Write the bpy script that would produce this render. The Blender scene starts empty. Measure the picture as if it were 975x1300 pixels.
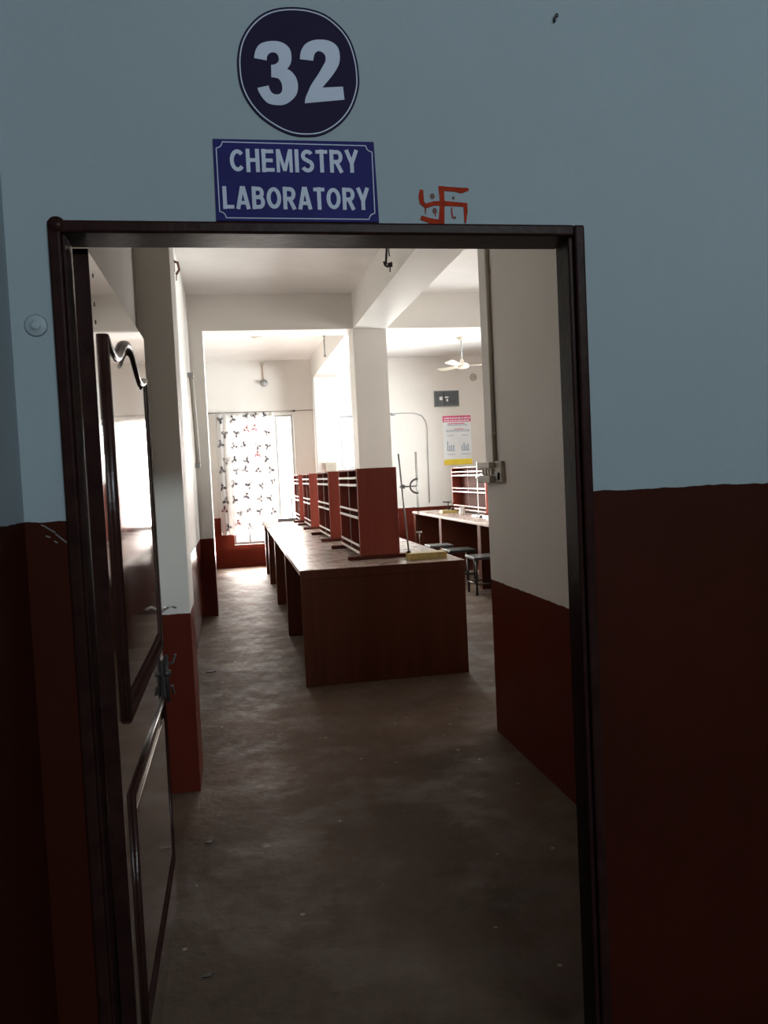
import bpy, bmesh, math, random
from mathutils import Vector, Matrix

random.seed(7)
C = bpy.context.scene.collection
scene = bpy.context.scene
PI = math.pi

# ------------------------------------------------------------------ camera
cam_d = bpy.data.cameras.new('camera')
cam = bpy.data.objects.new('camera', cam_d); C.objects.link(cam)
r_ = Vector((0.9819659, -0.1830233, -0.0473856))
d_ = Vector((-0.0551070, -0.0373323, -0.9977823))
f_ = Vector((0.1808484, 0.9823995, -0.0467449))
M = Matrix.Identity(4)
for i in range(3):
    M[i][0] = r_[i]; M[i][1] = -d_[i]; M[i][2] = -f_[i]
M[2][3] = 1.55
cam.matrix_world = M
cam_d.sensor_fit = 'VERTICAL'; cam_d.sensor_height = 36.0
cam_d.lens = 36.0 * 1022.72 / 1300.0
cam_d.clip_start = 0.02
scene.camera = cam

# ------------------------------------------------------------------ sky, lamps, exposure
w = bpy.data.worlds.new('world'); scene.world = w; w.use_nodes = True
bg = w.node_tree.nodes['Background']
bg.inputs[0].default_value = (1.0, 0.98, 0.96, 1); bg.inputs[1].default_value = 4.0

def area(name, loc, rot, sx, sy, power, col=(1, 1, 1)):
    l = bpy.data.lights.new(name, 'AREA'); l.shape = 'RECTANGLE'; l.size = sx; l.size_y = sy
    l.energy = power; l.color = col
    o = bpy.data.objects.new(name, l); C.objects.link(o); o.location = loc; o.rotation_euler = rot
    return o
# daylight outside the far windows (shining towards -Y), outside the right-hand windows (towards -X)
T = .35     # the sunlit ground outside throws much of the daylight upwards
area('daylight_far_left', (0.55, 15.05, 1.5), (-PI/2-.3, 0, 0), 1.5, 2.7, 760, (1, .90, .82))
area('daylight_far_right', (2.42, 15.05, 1.75), (-PI/2-.3, 0, 0), 1.2, 2.1, 440, (1, .94, .88))
area('daylight_side_far', (6.60, 11.5, 1.75), (0, PI/2+T, 0), 2.0, 2.7, 1350, (.93, .985, 1))
area('daylight_side_near', (6.60, 7.4, 1.75), (0, PI/2-.1, 0), 2.0, 2.4, 290, (1, .95, .90))
sl = bpy.data.lights.new('sun', 'SUN'); sl.energy = 14; sl.angle = .01; sl.color = (1, .93, .85)
so_ = bpy.data.objects.new('sun', sl); C.objects.link(so_); so_.location = (0, 20, 8)
so_.rotation_euler = Vector((-.10, -math.cos(math.radians(54)), -math.sin(math.radians(54)))).to_track_quat('-Z', 'Y').to_euler()
# dim daylight from the high opening across the hall behind the photographer
area('hall_daylight', (2.0, -5.35, 3.74), (PI/2-.30, 0, .2), 3.2, .50, 265, (.78, .93, 1))

scene.view_settings.view_transform = 'Standard'
scene.view_settings.look = 'None'
scene.view_settings.exposure = 0.0
scene.view_settings.gamma = 1.0
scene.view_settings.use_curve_mapping = False
scene.cycles.max_bounces = 10
scene.cycles.diffuse_bounces = 6
scene.cycles.transparent_max_bounces = 12
scene.cycles.sample_clamp_indirect = 6.0

# ------------------------------------------------------------------ materials
class NT:
    def __init__(s, name):
        s.m = bpy.data.materials.new(name); s.m.use_nodes = True
        s.t = s.m.node_tree; s.n = s.t.nodes; s.l = s.t.links
        s.b = s.n['Principled BSDF']
    def new(s, typ, **kw):
        n = s.n.new(typ)
        for k, v in kw.items(): setattr(n, k, v)
        return n
    def link(s, a, b): s.l.new(a, b)
    def pos(s):
        return s.new('ShaderNodeNewGeometry').outputs['Position']
    def noise(s, scale, detail=4, rough=.55, vec=None):
        n = s.new('ShaderNodeTexNoise'); n.inputs['Scale'].default_value = scale
        n.inputs['Detail'].default_value = detail; n.inputs['Roughness'].default_value = rough
        s.link(vec if vec else s.pos(), n.inputs['Vector'])
        return n.outputs['Fac']
    def math(s, op, a, b=None, c=None):
        n = s.new('ShaderNodeMath', operation=op)
        for i, v in enumerate((a, b, c)):
            if v is None: continue
            if isinstance(v, (int, float)): n.inputs[i].default_value = v
            else: s.link(v, n.inputs[i])
        return n.outputs[0]
    def ramp(s, fac, lo, hi):
        n = s.new('ShaderNodeMapRange'); n.inputs['From Min'].default_value = lo; n.inputs['From Max'].default_value = hi
        s.link(fac, n.inputs['Value']); return n.outputs[0]
    def mix(s, fac, a, b):
        n = s.new('ShaderNodeMix', data_type='RGBA')
        if isinstance(fac, (int, float)): n.inputs[0].default_value = fac
        else: s.link(fac, n.inputs[0])
        for i, v in ((6, a), (7, b)):
            if isinstance(v, tuple): n.inputs[i].default_value = (*v, 1)
            else: s.link(v, n.inputs[i])
        return n.outputs[2]
    def bump(s, h, strength=.2, dist=.01):
        n = s.new('ShaderNodeBump'); n.inputs['Strength'].default_value = strength; n.inputs['Distance'].default_value = dist
        s.link(h, n.inputs['Height']); s.link(n.outputs[0], s.b.inputs['Normal'])

def mat(name, col, rough=.5, metal=0, var=.12, vscale=8, bump=0, bscale=60, spec=.5):
    t = NT(name)
    dark = tuple(c*(1-var) for c in col); lite = tuple(min(1, c*(1+var)) for c in col)
    t.link(t.mix(t.ramp(t.noise(vscale), .3, .7), dark, lite), t.b.inputs['Base Color'])
    t.b.inputs['Roughness'].default_value = rough; t.b.inputs['Metallic'].default_value = metal
    t.b.inputs['Specular IOR Level'].default_value = spec
    if bump: t.bump(t.noise(bscale), bump)
    return t.m

def two_tone(name, up, low, z0, urough=.6, lrough=.4, wob=.012, peel=.0):
    t = NT(name); p = t.pos()
    sep = t.new('ShaderNodeSeparateXYZ'); t.link(p, sep.inputs[0])
    z = t.math('ADD', sep.outputs[2], t.math('MULTIPLY', t.math('SUBTRACT', t.noise(18, 3), .5), wob))
    fac = t.math('GREATER_THAN', z, z0)
    n = t.ramp(t.noise(1.6, 6, .6), .3, .75)
    upc = t.mix(n, tuple(c*.92 for c in up), up)
    lowc = t.mix(n, tuple(c*.75 for c in low), low)
    if peel:
        pf = t.math('GREATER_THAN', t.noise(7, 6, .7), 1-peel)
        lowc = t.mix(pf, lowc, tuple(min(1, c*2+.10) for c in low))
    t.link(t.mix(fac, lowc, upc), t.b.inputs['Base Color'])
    rr = t.new('ShaderNodeMix', data_type='FLOAT')
    t.link(fac, rr.inputs[0]); rr.inputs[2].default_value = lrough; rr.inputs[3].default_value = urough
    t.link(rr.outputs[0], t.b.inputs['Roughness'])
    t.link(t.math('MULTIPLY_ADD', fac, .22, .07), t.b.inputs['Specular IOR Level'])
    t.bump(t.noise(45, 5, .6), .12, .006)
    return t.m

m_outer = two_tone('corridor wall paint', (.255, .30, .325), (.034, .0055, .0018), 1.485, .75, .6)
m_inner = two_tone('laboratory wall paint', (.735, .705, .66), (.11, .019, .011), .905, .6, .35, .012)
m_innerl = two_tone('laboratory wall paint darkened for light', (.60, .575, .54), (.14, .027, .016), .905, .6, .22, .012, .33)  # upper tone darkened in the colour to offset side daylight; dado peels
m_ceil = mat('ceiling distemper', (.72, .69, .66), .8, 0, .05, 2, .08, 30)

def floor_mat():
    t = NT('worn cement floor')
    n1 = t.ramp(t.noise(.9, 6, .65), .3, .72); n2 = t.ramp(t.noise(9, 6, .7), .35, .7)
    c = t.mix(n1, (.066, .044, .030), (.132, .089, .064))
    c = t.mix(t.math('MULTIPLY', n2, .45), c, (.16, .12, .10))
    v = t.new('ShaderNodeTexVoronoi'); v.inputs['Scale'].default_value = 5.5; t.link(t.pos(), v.inputs['Vector'])
    sp = t.math('LESS_THAN', v.outputs['Distance'], .05)
    c = t.mix(t.math('MULTIPLY', sp, .7), c, (.40, .34, .28))
    s2 = t.math('GREATER_THAN', t.noise(16, 5, .7), .69)
    c = t.mix(t.math('MULTIPLY', s2, .6), c, (.045, .032, .025))
    t.link(c, t.b.inputs['Base Color'])
    t.link(t.math('MULTIPLY_ADD', n2, .30, .42), t.b.inputs['Roughness'])
    t.link(t.math('MULTIPLY_ADD', t.ramp(t.noise(2.3, 5, .65), .48, .74), .32, .04), t.b.inputs['Specular IOR Level'])
    h = t.math('ADD', t.noise(5, 4, .6), t.math('MULTIPLY', t.noise(22, 4, .6), .35))
    t.bump(h, .45, .02)
    return t.m
m_floor = floor_mat()

def wood(name, a, b, rough, axis='z', bump=.05, spec=.5, scale=18):
    t = NT(name); p = t.pos()
    mp = t.new('ShaderNodeMapping'); t.link(p, mp.inputs[0])
    s = {'z': (scale, scale, .8), 'x': (.8, scale, scale), 'y': (scale, .8, scale)}[axis]
    mp.inputs['Scale'].default_value = s
    n = t.noise(1.0, 6, .6, mp.outputs[0])
    t.link(t.mix(t.ramp(n, .3, .7), a, b), t.b.inputs['Base Color'])
    t.b.inputs['Roughness'].default_value = rough; t.b.inputs['Specular IOR Level'].default_value = spec
    if bump: t.bump(n, bump, .004)
    return t.m
m_panel = wood('red brown laminate', (.085, .022, .011), (.115, .031, .016), .5, 'z', .02, .2)
m_rack = wood('red brown rack board', (.25, .052, .036), (.32, .070, .048), .42, 'z', .02, .2)
m_rackd = wood('dark rack backing', (.075, .020, .014), (.10, .027, .018), .7, 'z', .02, .08)
m_rail = mat('pale rail edging', (.74, .62, .57), .35, 0, .05)
m_top = NT('glossy bench top')
def top_mat():
    t = m_top; p = t.pos()
    br = t.new('ShaderNodeTexBrick'); br.inputs['Scale'].default_value = 1.0
    br.inputs['Brick Width'].default_value = .31; br.inputs['Row Height'].default_value = .31
    br.inputs['Mortar Size'].default_value = .006; br.offset = 0
    br.inputs['Color1'].default_value = (.38, .29, .25, 1); br.inputs['Color2'].default_value = (.365, .277, .238, 1)
    br.inputs['Mortar'].default_value = (.52, .45, .41, 1)
    t.link(p, br.inputs['Vector'])
    t.link(t.mix(t.math('MULTIPLY', t.ramp(t.noise(6, 5), .4, .7), .15), br.outputs['Color'], (.26, .19, .165)), t.b.inputs['Base Color'])
    t.link(t.math('MULTIPLY_ADD', t.noise(7, 5), .12, .22), t.b.inputs['Roughness'])
    t.bump(t.noise(30, 4), .03, .003)
top_mat(); m_top = m_top.m
m_edge = mat('pale worktop edging', (.48, .37, .33), .35, 0, .15)
m_frame = mat('dark brown enamel', (.020, .008, .007), .32, 0, .3, 20, .10, 45, .05)
m_door = wood('brown varnished door', (.050, .022, .016), (.075, .034, .025), .10, 'z', .03, .5, 24)
for k_, v_ in (('Coat Weight', 1.0), ('Coat Roughness', .06), ('Coat IOR', 1.7)): m_door.node_tree.nodes['Principled BSDF'].inputs[k_].default_value = v_
m_doord = mat('dark moulding varnish', (.028, .011, .009), .24, 0, .2, 20, .1, 80, .35)
m_steel = mat('scratched steel', (.55, .53, .5), .3, .9, .15, 30)
m_dsteel = mat('dark iron', (.055, .05, .05), .45, .6, .2, 30)
m_grey = mat('grey metal', (.36, .36, .37), .4, .5, .1)
m_blk = mat('black enamel', (.018, .018, .018), .35)
m_seat = mat('dark green black seat', (.02, .03, .026), .4)
m_white = mat('white plastic', (.78, .77, .74), .4, 0, .05)
m_cream = mat('cream painted metal', (.46, .42, .35), .4, 0, .08)
m_yel = mat('yellow varnished wood', (.52, .40, .13), .4, 0, .2, 14)
m_navy = mat('navy sign vinyl', (.012, .008, .030), .7, 0, .1, 12, 0, 60, .12)
m_blue = mat('blue enamel sign', (.014, .013, .095), .65, 0, .15, 12, 0, 60, .12)
m_sgnw = mat('sign white', (.42, .45, .54), .6, 0, .05, 8, 0, 60, .15)
m_red = mat('vermilion paint', (.26, .026, .010), .8, 0, .25, 60, 0, 60, .08)
m_wire = mat('black cable', (.02, .018, .016), .5)
m_greyp = mat('grey brown panel paint', (.20, .175, .17), .65, 0, .06, 3)
m_win = mat('window frame paint', (.40, .42, .42), .5)
m_pink = mat('pink print', (.62, .10, .22), .6)
m_pap = mat('poster paper', (.80, .84, .86), .6, 0, .03)
m_yprint = mat('yellow print', (.80, .62, .05), .6)
m_ink = mat('blue grey ink', (.22, .30, .42), .6)
m_slate = mat('dark slate picture', (.075, .085, .09), .35, 0, .3, 6)
m_plas = mat('fan cream enamel', (.52, .47, .38), .35)

def glass_mat(name, tint, gl=.12):
    t = NT(name); t.n.remove(t.b)
    out = [n for n in t.n if n.type == 'OUTPUT_MATERIAL'][0]
    a = t.new('ShaderNodeBsdfTransparent'); a.inputs[0].default_value = (*tint, 1)
    g = t.new('ShaderNodeBsdfGlossy'); g.inputs['Roughness'].default_value = .03
    fr = t.new('ShaderNodeFresnel'); fr.inputs[0].default_value = 1.45
    mx = t.new('ShaderNodeMixShader'); t.link(fr.outputs[0], mx.inputs[0])
    t.link(a.outputs[0], mx.inputs[1]); t.link(g.outputs[0], mx.inputs[2]); t.link(mx.outputs[0], out.inputs[0])
    return t.m
m_pane = glass_mat('window glass', (.97, .98, .98))
m_glass = glass_mat('laboratory glass', (.86, .88, .88))

def curtain_mat():
    t = NT('flower print curtain'); t.n.remove(t.b)
    out = [n for n in t.n if n.type == 'OUTPUT_MATERIAL'][0]
    tc = t.new('ShaderNodeTexCoord'); sp = t.new('ShaderNodeSeparateXYZ'); t.link(tc.outputs['Object'], sp.inputs[0])
    cb = t.new('ShaderNodeCombineXYZ')
    t.link(t.math('MULTIPLY', sp.outputs[0], 5.0), cb.inputs[0]); t.link(t.math('MULTIPLY', sp.outputs[2], 4.2), cb.inputs[1])
    v = t.new('ShaderNodeTexVoronoi', voronoi_dimensions='2D'); v.inputs['Scale'].default_value = 1.0
    v.inputs['Randomness'].default_value = .45; t.link(cb.outputs[0], v.inputs['Vector'])
    df = t.new('ShaderNodeVectorMath', operation='SUBTRACT'); t.link(cb.outputs[0], df.inputs[0]); t.link(v.outputs['Position'], df.inputs[1])
    s2 = t.new('ShaderNodeSeparateXYZ'); t.link(df.outputs[0], s2.inputs[0])
    cs = t.new('ShaderNodeSeparateColor'); t.link(v.outputs['Color'], cs.inputs[0])
    th = t.math('ARCTAN2', s2.outputs[1], s2.outputs[0])
    th = t.math('ADD', th, t.math('MULTIPLY', cs.outputs[0], 6.0))
    pet = t.math('MULTIPLY_ADD', t.math('COSINE', t.math('MULTIPLY', th, 3.0)), .11, .25)
    msk = t.ramp(t.math('SUBTRACT', pet, v.outputs['Distance']), -.02, .09)
    core = t.ramp(t.noise(30, 2, .5, tc.outputs['Object']), .36, .52)
    msk = t.math('MULTIPLY', msk, core)
    red = t.math('GREATER_THAN', cs.outputs[1], .86)
    ink = t.mix(red, (.105, .10, .115), (.22, .08, .09))
    col = t.mix(msk, (.86, .85, .84), ink)
    d = t.new('ShaderNodeBsdfDiffuse'); tr = t.new('ShaderNodeBsdfTranslucent'); mx = t.new('ShaderNodeMixShader')
    t.link(col, d.inputs[0]); t.link(col, tr.inputs[0]); mx.inputs[0].default_value = .6
    t.link(d.outputs[0], mx.inputs[1]); t.link(tr.outputs[0], mx.inputs[2]); t.link(mx.outputs[0], out.inputs[0])
    return t.m
m_curt = curtain_mat()

# ------------------------------------------------------------------ mesh helpers
class MB:
    def __init__(s): s.bm = bmesh.new()
    def box(s, x0, x1, y0, y1, z0, z1, bev=0.0, mi=0, rot=None, piv=None):
        b = bmesh.new()
        bmesh.ops.create_cube(b, size=1)
        for v in b.verts:
            v.co = Vector(((v.co.x+.5)*(x1-x0)+x0, (v.co.y+.5)*(y1-y0)+y0, (v.co.z+.5)*(z1-z0)+z0))
        if bev: bmesh.ops.bevel(b, geom=b.edges[:], offset=bev, segments=2, profile=.5, affect='EDGES', clamp_overlap=True)
        if rot is not None:
            c = Vector(piv) if piv else Vector(((x0+x1)/2, (y0+y1)/2, (z0+z1)/2))
            bmesh.ops.rotate(b, verts=b.verts, cent=c, matrix=rot)
        for f in b.faces: f.material_index = mi
        s.merge(b); return s
    def merge(s, b):
        me = bpy.data.meshes.new('tmp'); b.to_mesh(me); b.free(); s.bm.from_mesh(me); bpy.data.meshes.remove(me)
    def tube(s, pts, r, n=10, mi=0, cap=True):
        pts = [Vector(p) for p in pts]; rs = r if isinstance(r, (list, tuple)) else [r]*len(pts)
        b = s.bm; rings = []; up = None
        for i, p in enumerate(pts):
            t = (pts[min(i+1, len(pts)-1)]-pts[max(i-1, 0)]).normalized()
            if up is None:
                up = Vector((0, 0, 1)) if abs(t.z) < .9 else Vector((1, 0, 0))
            u = (up - t*up.dot(t)).normalized(); v = t.cross(u); up = u
            rings.append([b.verts.new(p + (u*math.cos(2*PI*k/n)+v*math.sin(2*PI*k/n))*rs[i]) for k in range(n)])
        for a, c in zip(rings, rings[1:]):
            for k in range(n):
                f = b.faces.new((a[k], a[(k+1) % n], c[(k+1) % n], c[k])); f.smooth = True; f.material_index = mi
        if cap:
            for rg in (rings[0][::-1], rings[-1]):
                f = b.faces.new(rg); f.material_index = mi
        return s
    def lathe(s, prof, cx=0, cy=0, cz=0, n=28, axis='z', mi=0, smooth=True):
        b = s.bm; rings = []
        for (r, h) in prof:
            rg = []
            for k in range(n):
                a = 2*PI*k/n; u, v = r*math.cos(a), r*math.sin(a)
                co = {'z': (cx+u, cy+v, cz+h), 'y': (cx+u, cy+h, cz+v), 'x': (cx+h, cy+u, cz+v)}[axis]
                rg.append(b.verts.new(co))
            rings.append(rg)
        for a, c in zip(rings, rings[1:]):
            for k in range(n):
                f = b.faces.new((a[k], a[(k+1) % n], c[(k+1) % n], c[k])); f.smooth = smooth; f.material_index = mi
        for rg in (rings[0], rings[-1]):
            f = b.faces.new(rg); f.material_index = mi
        return s
    def prism(s, pts, axis, a, c, mi=0):
        """polygon pts in the plane square to axis, from a to c along it"""
        b = s.bm
        def co(p, h): return {'z': (p[0], p[1], h), 'y': (p[0], h, p[1]), 'x': (h, p[0], p[1])}[axis]
        A = [b.verts.new(co(p, a)) for p in pts]; B = [b.verts.new(co(p, c)) for p in pts]; n = len(pts)
        for f in (b.faces.new(A), b.faces.new(B[::-1])): f.material_index = mi
        for k in range(n):
            f = b.faces.new((A[k], B[k], B[(k+1) % n], A[(k+1) % n])); f.material_index = mi
        return s
    def build(s, name, mats, parent=None, loc=None, rebase=None):
        b = s.bm
        bmesh.ops.recalc_face_normals(b, faces=b.faces[:])
        if rebase: bmesh.ops.translate(b, verts=b.verts, vec=-Vector(rebase))
        me = bpy.data.meshes.new(name); b.to_mesh(me); b.free()
        for m in (mats if isinstance(mats, (list, tuple)) else [mats]): me.materials.append(m)
        o = bpy.data.objects.new(name, me); C.objects.link(o)
        if rebase: o.location = rebase
        if loc: o.location = loc
        if parent: o.parent = parent
        return o

def empty(name, loc=(0, 0, 0)):
    o = bpy.data.objects.new(name, None); C.objects.link(o); o.location = loc; o.empty_display_size = .1
    return o
def tag(o, label=None, cat=None, group=None, kind=None):
    if label: o['label'] = label
    if cat: o['category'] = cat
    if group: o['group'] = group
    if kind: o['kind'] = kind
    return o
def struct(o, label=None, cat=None): return tag(o, label, cat, None, 'structure')
def copy_tree(o, parent=None):
    c = o.copy(); C.objects.link(c)
    if parent: c.parent = parent
    for ch in list(o.children): copy_tree(ch, c)
    return c

# ------------------------------------------------------------------ the setting
ZC = 3.69                      # ceiling
XL, XR = -.42, 6.2             # laboratory side walls
YF, YI, YB = 1.80, 1.92, 14.69 # corridor face, inner face, far wall
DX0, DX1, DZ = -.352, .838, 2.110   # outer edge of the door frame

ZH = 4.5                       # the hall outside is higher
struct(MB().box(-4.4, XR+.2, -5.2, YB+.25, -.12, 0).build('floor', m_floor), 'worn grey brown cement floor of hall and laboratory', 'floor')
struct(MB().box(XL-.2, XR+.2, YI, YB+.25, ZC, ZC+.12).build('ceiling', m_ceil), 'pale plastered ceiling over the laboratory', 'ceiling')
struct(MB().box(-4.4, XR+.2, -5.2, YI, ZH, ZH+.12).build('ceiling', m_ceil), 'ceiling of the hall outside the laboratory', 'ceiling')

def wall_front():
    m = MB()
    for x0, x1, z0, z1 in ((-4.4, DX0, 0, ZH), (DX1, XR+.2, 0, ZH), (DX0, DX1, DZ, ZH)):
        m.box(x0, x1, YF, YI, z0, z1)
    for f in m.bm.faces:
        if f.calc_center_median().y > YF+.1: f.material_index = 1
    o = m.build('wall_front', [m_outer, m_inner])
    return struct(o, 'pale blue corridor wall with dark red dado around the doorway', 'wall')
wf = wall_front()
b_ = MB()
for x, z, L, a in ((-.399, 1.475, .012, -.5), (-.386, 1.466, .022, -.6), (-.392, 1.452, .010, -.4), (-.366, 1.447, .030, -.75), (-.377, 1.440, .008, -.6)):
    b_.box(x-L/2, x+L/2, YF-.0006, YF, z-.0014, z+.0014, 0, 0, Matrix.Rotation(-a, 3, 'Y'))
so = b_.build('scratches', mat('bare scratched plaster', (.13, .12, .12), .8)); so.parent = wf
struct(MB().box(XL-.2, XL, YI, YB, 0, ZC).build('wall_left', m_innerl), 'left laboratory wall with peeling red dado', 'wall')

def holed(name, axis, lo, hi, c0, c1, holes, m, label):
    """wall slab along axis from lo to hi, thickness c0..c1, rectangular holes (a,b,z0,z1)"""
    mb = MB(); cur = lo
    def bx(a, b, z0, z1):
        if axis == 'x': mb.box(a, b, c0, c1, z0, z1)
        else: mb.box(c0, c1, a, b, z0, z1)
    for a, b, z0, z1 in holes:
        bx(cur, a, 0, ZC); bx(a, b, 0, z0); bx(a, b, z1, ZC); cur = b
    bx(cur, hi, 0, ZC)
    return struct(mb.build(name, m), label, 'wall')
W1 = (-.05, 1.115, .405, 2.72); W2 = (1.96, 2.88, .95, 2.66)
S1 = (10.3, 12.7, 1.0, 2.7); S2 = (6.4, 8.4, 1.0, 2.7)
holed('wall_back', 'x', XL-.2, XR+.2, YB, YB+.2, [W1, W2], m_inner, 'far laboratory wall with curtained window and poster')
holed('wall_right', 'y', YI, YB, XR, XR+.2, [S2, S1], m_inner, 'right laboratory wall with two windows')
struct(MB().box(1.455, 1.876, YI, 4.53, 0, 3.28).build('wall_partition', m_inner), 'partition wall just inside the doorway on the right', 'wall')
struct(MB().box(XL, -.25, 4.11, 4.47, 0, ZC).build('pillar', m_inner), 'wall pillar beside the open door leaf', 'pillar')
struct(MB().box(XL, -.262, 9.493, 9.893, 0, 3.28).build('pillar', m_inner), 'wall pillar halfway down the left wall', 'pillar')
struct(MB().box(1.479, 1.876, 9.493, 9.893, 0, 3.28).build('pillar', m_inner), 'free standing square column behind the first rack', 'pillar')
struct(MB().box(1.479, 1.876, 14.3, YB, 0, 3.32).build('pillar', m_inner), 'wall pillar between the two far windows', 'pillar')
struct(MB().box(XL, XR, 9.493, 9.893, 3.28, ZC).build('beam', m_inner), 'cross beam resting on the column', 'beam')
struct(MB().box(1.479, 1.876, YI, 9.493, 3.28, ZC).build('beam', m_inner), 'long beam running from doorway to column', 'beam')
struct(MB().box(1.479, 1.876, 9.893, YB, 3.32, ZC).build('beam', m_inner), 'long beam running from column to far wall', 'beam')
# corridor enclosure
struct(MB().box(-4.4, -4.2, -5.0, YF, 0, ZH).build('wall_hall_left', m_outer), 'left end wall of the hall', 'wall')
struct(MB().box(4.6, 4.8, -5.0, YF, 0, ZH).build('wall_hall_right', m_outer), 'right end wall of the hall', 'wall')
mb = MB()
for a, b, z0, z1 in ((-4.2, .4, 0, ZH), (3.6, 4.6, 0, ZH), (.4, 3.6, 0, 3.46), (.4, 3.6, 3.98, ZH)): mb.box(a, b, -5.2, -5.0, z0, z1)
struct(mb.build('wall_hall_back', m_outer), 'hall wall behind the photographer with a high wide opening', 'wall')
struct(MB().box(-.80, -.437, 1.42, YF, 0, ZH).build('pillar', m_outer), 'corridor pillar at the left picture edge', 'pillar')

def window(name, axis, a, b, z0, z1, c, mulls, label, trans=None):
    """frame bars and one pane; axis 'x' in the far wall, 'y' in the right wall; c = depth of the frame centre"""
    e = empty(name, ((a+b)/2, c, z0) if axis == 'x' else (c, (a+b)/2, z0))
    def bx(m, p, q, y0, y1, u, v, mi=0):
        if axis == 'x': m.box(p, q, y0, y1, u, v, .004, mi)
        else: m.box(y0, y1, p, q, u, v, .004, mi)
    m = MB(); t = .045
    bx(m, a, a+t, c-.03, c+.03, z0, z1); bx(m, b-t, b, c-.03, c+.03, z0, z1)
    bx(m, a+t, b-t, c-.03, c+.03, z0, z0+t); bx(m, a+t, b-t, c-.03, c+.03, z1-t, z1)
    for u in mulls: bx(m, u-.02, u+.02, c-.025, c+.025, z0+t, z1-t)
    if trans: bx(m, a+t, b-t, c-.02, c+.02, trans-.015, trans+.015)
    fo = m.build('window_frame', m_win); fo.parent = e; fo.matrix_parent_inverse = Matrix.Translation(-Vector(e.location))
    m = MB(); bx(m, a+t-.005, b-t+.005, c-.003, c+.003, z0+t-.005, z1-t+.005)
    p = m.build('pane', m_pane); p.parent = e; p.matrix_parent_inverse = Matrix.Translation(-Vector(e.location))
    return struct(e, label, 'window')
def child(o, e):
    o.parent = e; o.matrix_parent_inverse = Matrix.Translation(-Vector(e.location)); return o

window('window_1', 'x', *W1, YB+.12, (.235, .80), 'bright far window behind the flowered curtain')
window('window_2', 'x', *W2, YB+.12, (2.42,), 'bright far window right of the far wall pillar', 1.7)
window('window_3', 'y', S1[0], S1[1], S1[2], S1[3], XR+.12, (11.1, 11.9), 'far window in the right laboratory wall')
window('window_4', 'y', S2[0], S2[1], S2[2], S2[3], XR+.12, (7.06, 7.74), 'near window in the right laboratory wall')

# door frame (rough painted timber) and the open leaf
def door_frame():
    m = MB(); t = .026
    def rough(x0, x1, y0, y1, z0, z1, n, ax):
        m.box(x0, x1, y0, y1, z0, z1, .005)
    m.box(DX0, DX0+t, YF-.012, 1.905, 0, DZ, .005)
    m.box(DX1-t, DX1, YF-.012, 1.905, 0, DZ, .005)
    m.box(DX0+t, DX1-t, YF-.012, 1.905, DZ-t, DZ, .005)
    # rebates
    m.box(DX0+t, DX0+t+.006, YF+.0, YF+.055, 0, DZ-t, .002)
    m.box(DX1-t-.012, DX1-t, YF+.0, YF+.055, 0, DZ-t, .003)
    # plaster-blobbed corners
    m.lathe([(.001, -.014), (.016, -.013), (.019, -.004), (.019, .012), (.001, .012)], DX0+.018, YF, DZ-.010, 14, 'y')
    o = m.build('trim_1', m_frame)
    return struct(o, 'glossy dark brown wooden door frame', 'door frame')
door_frame()

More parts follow.
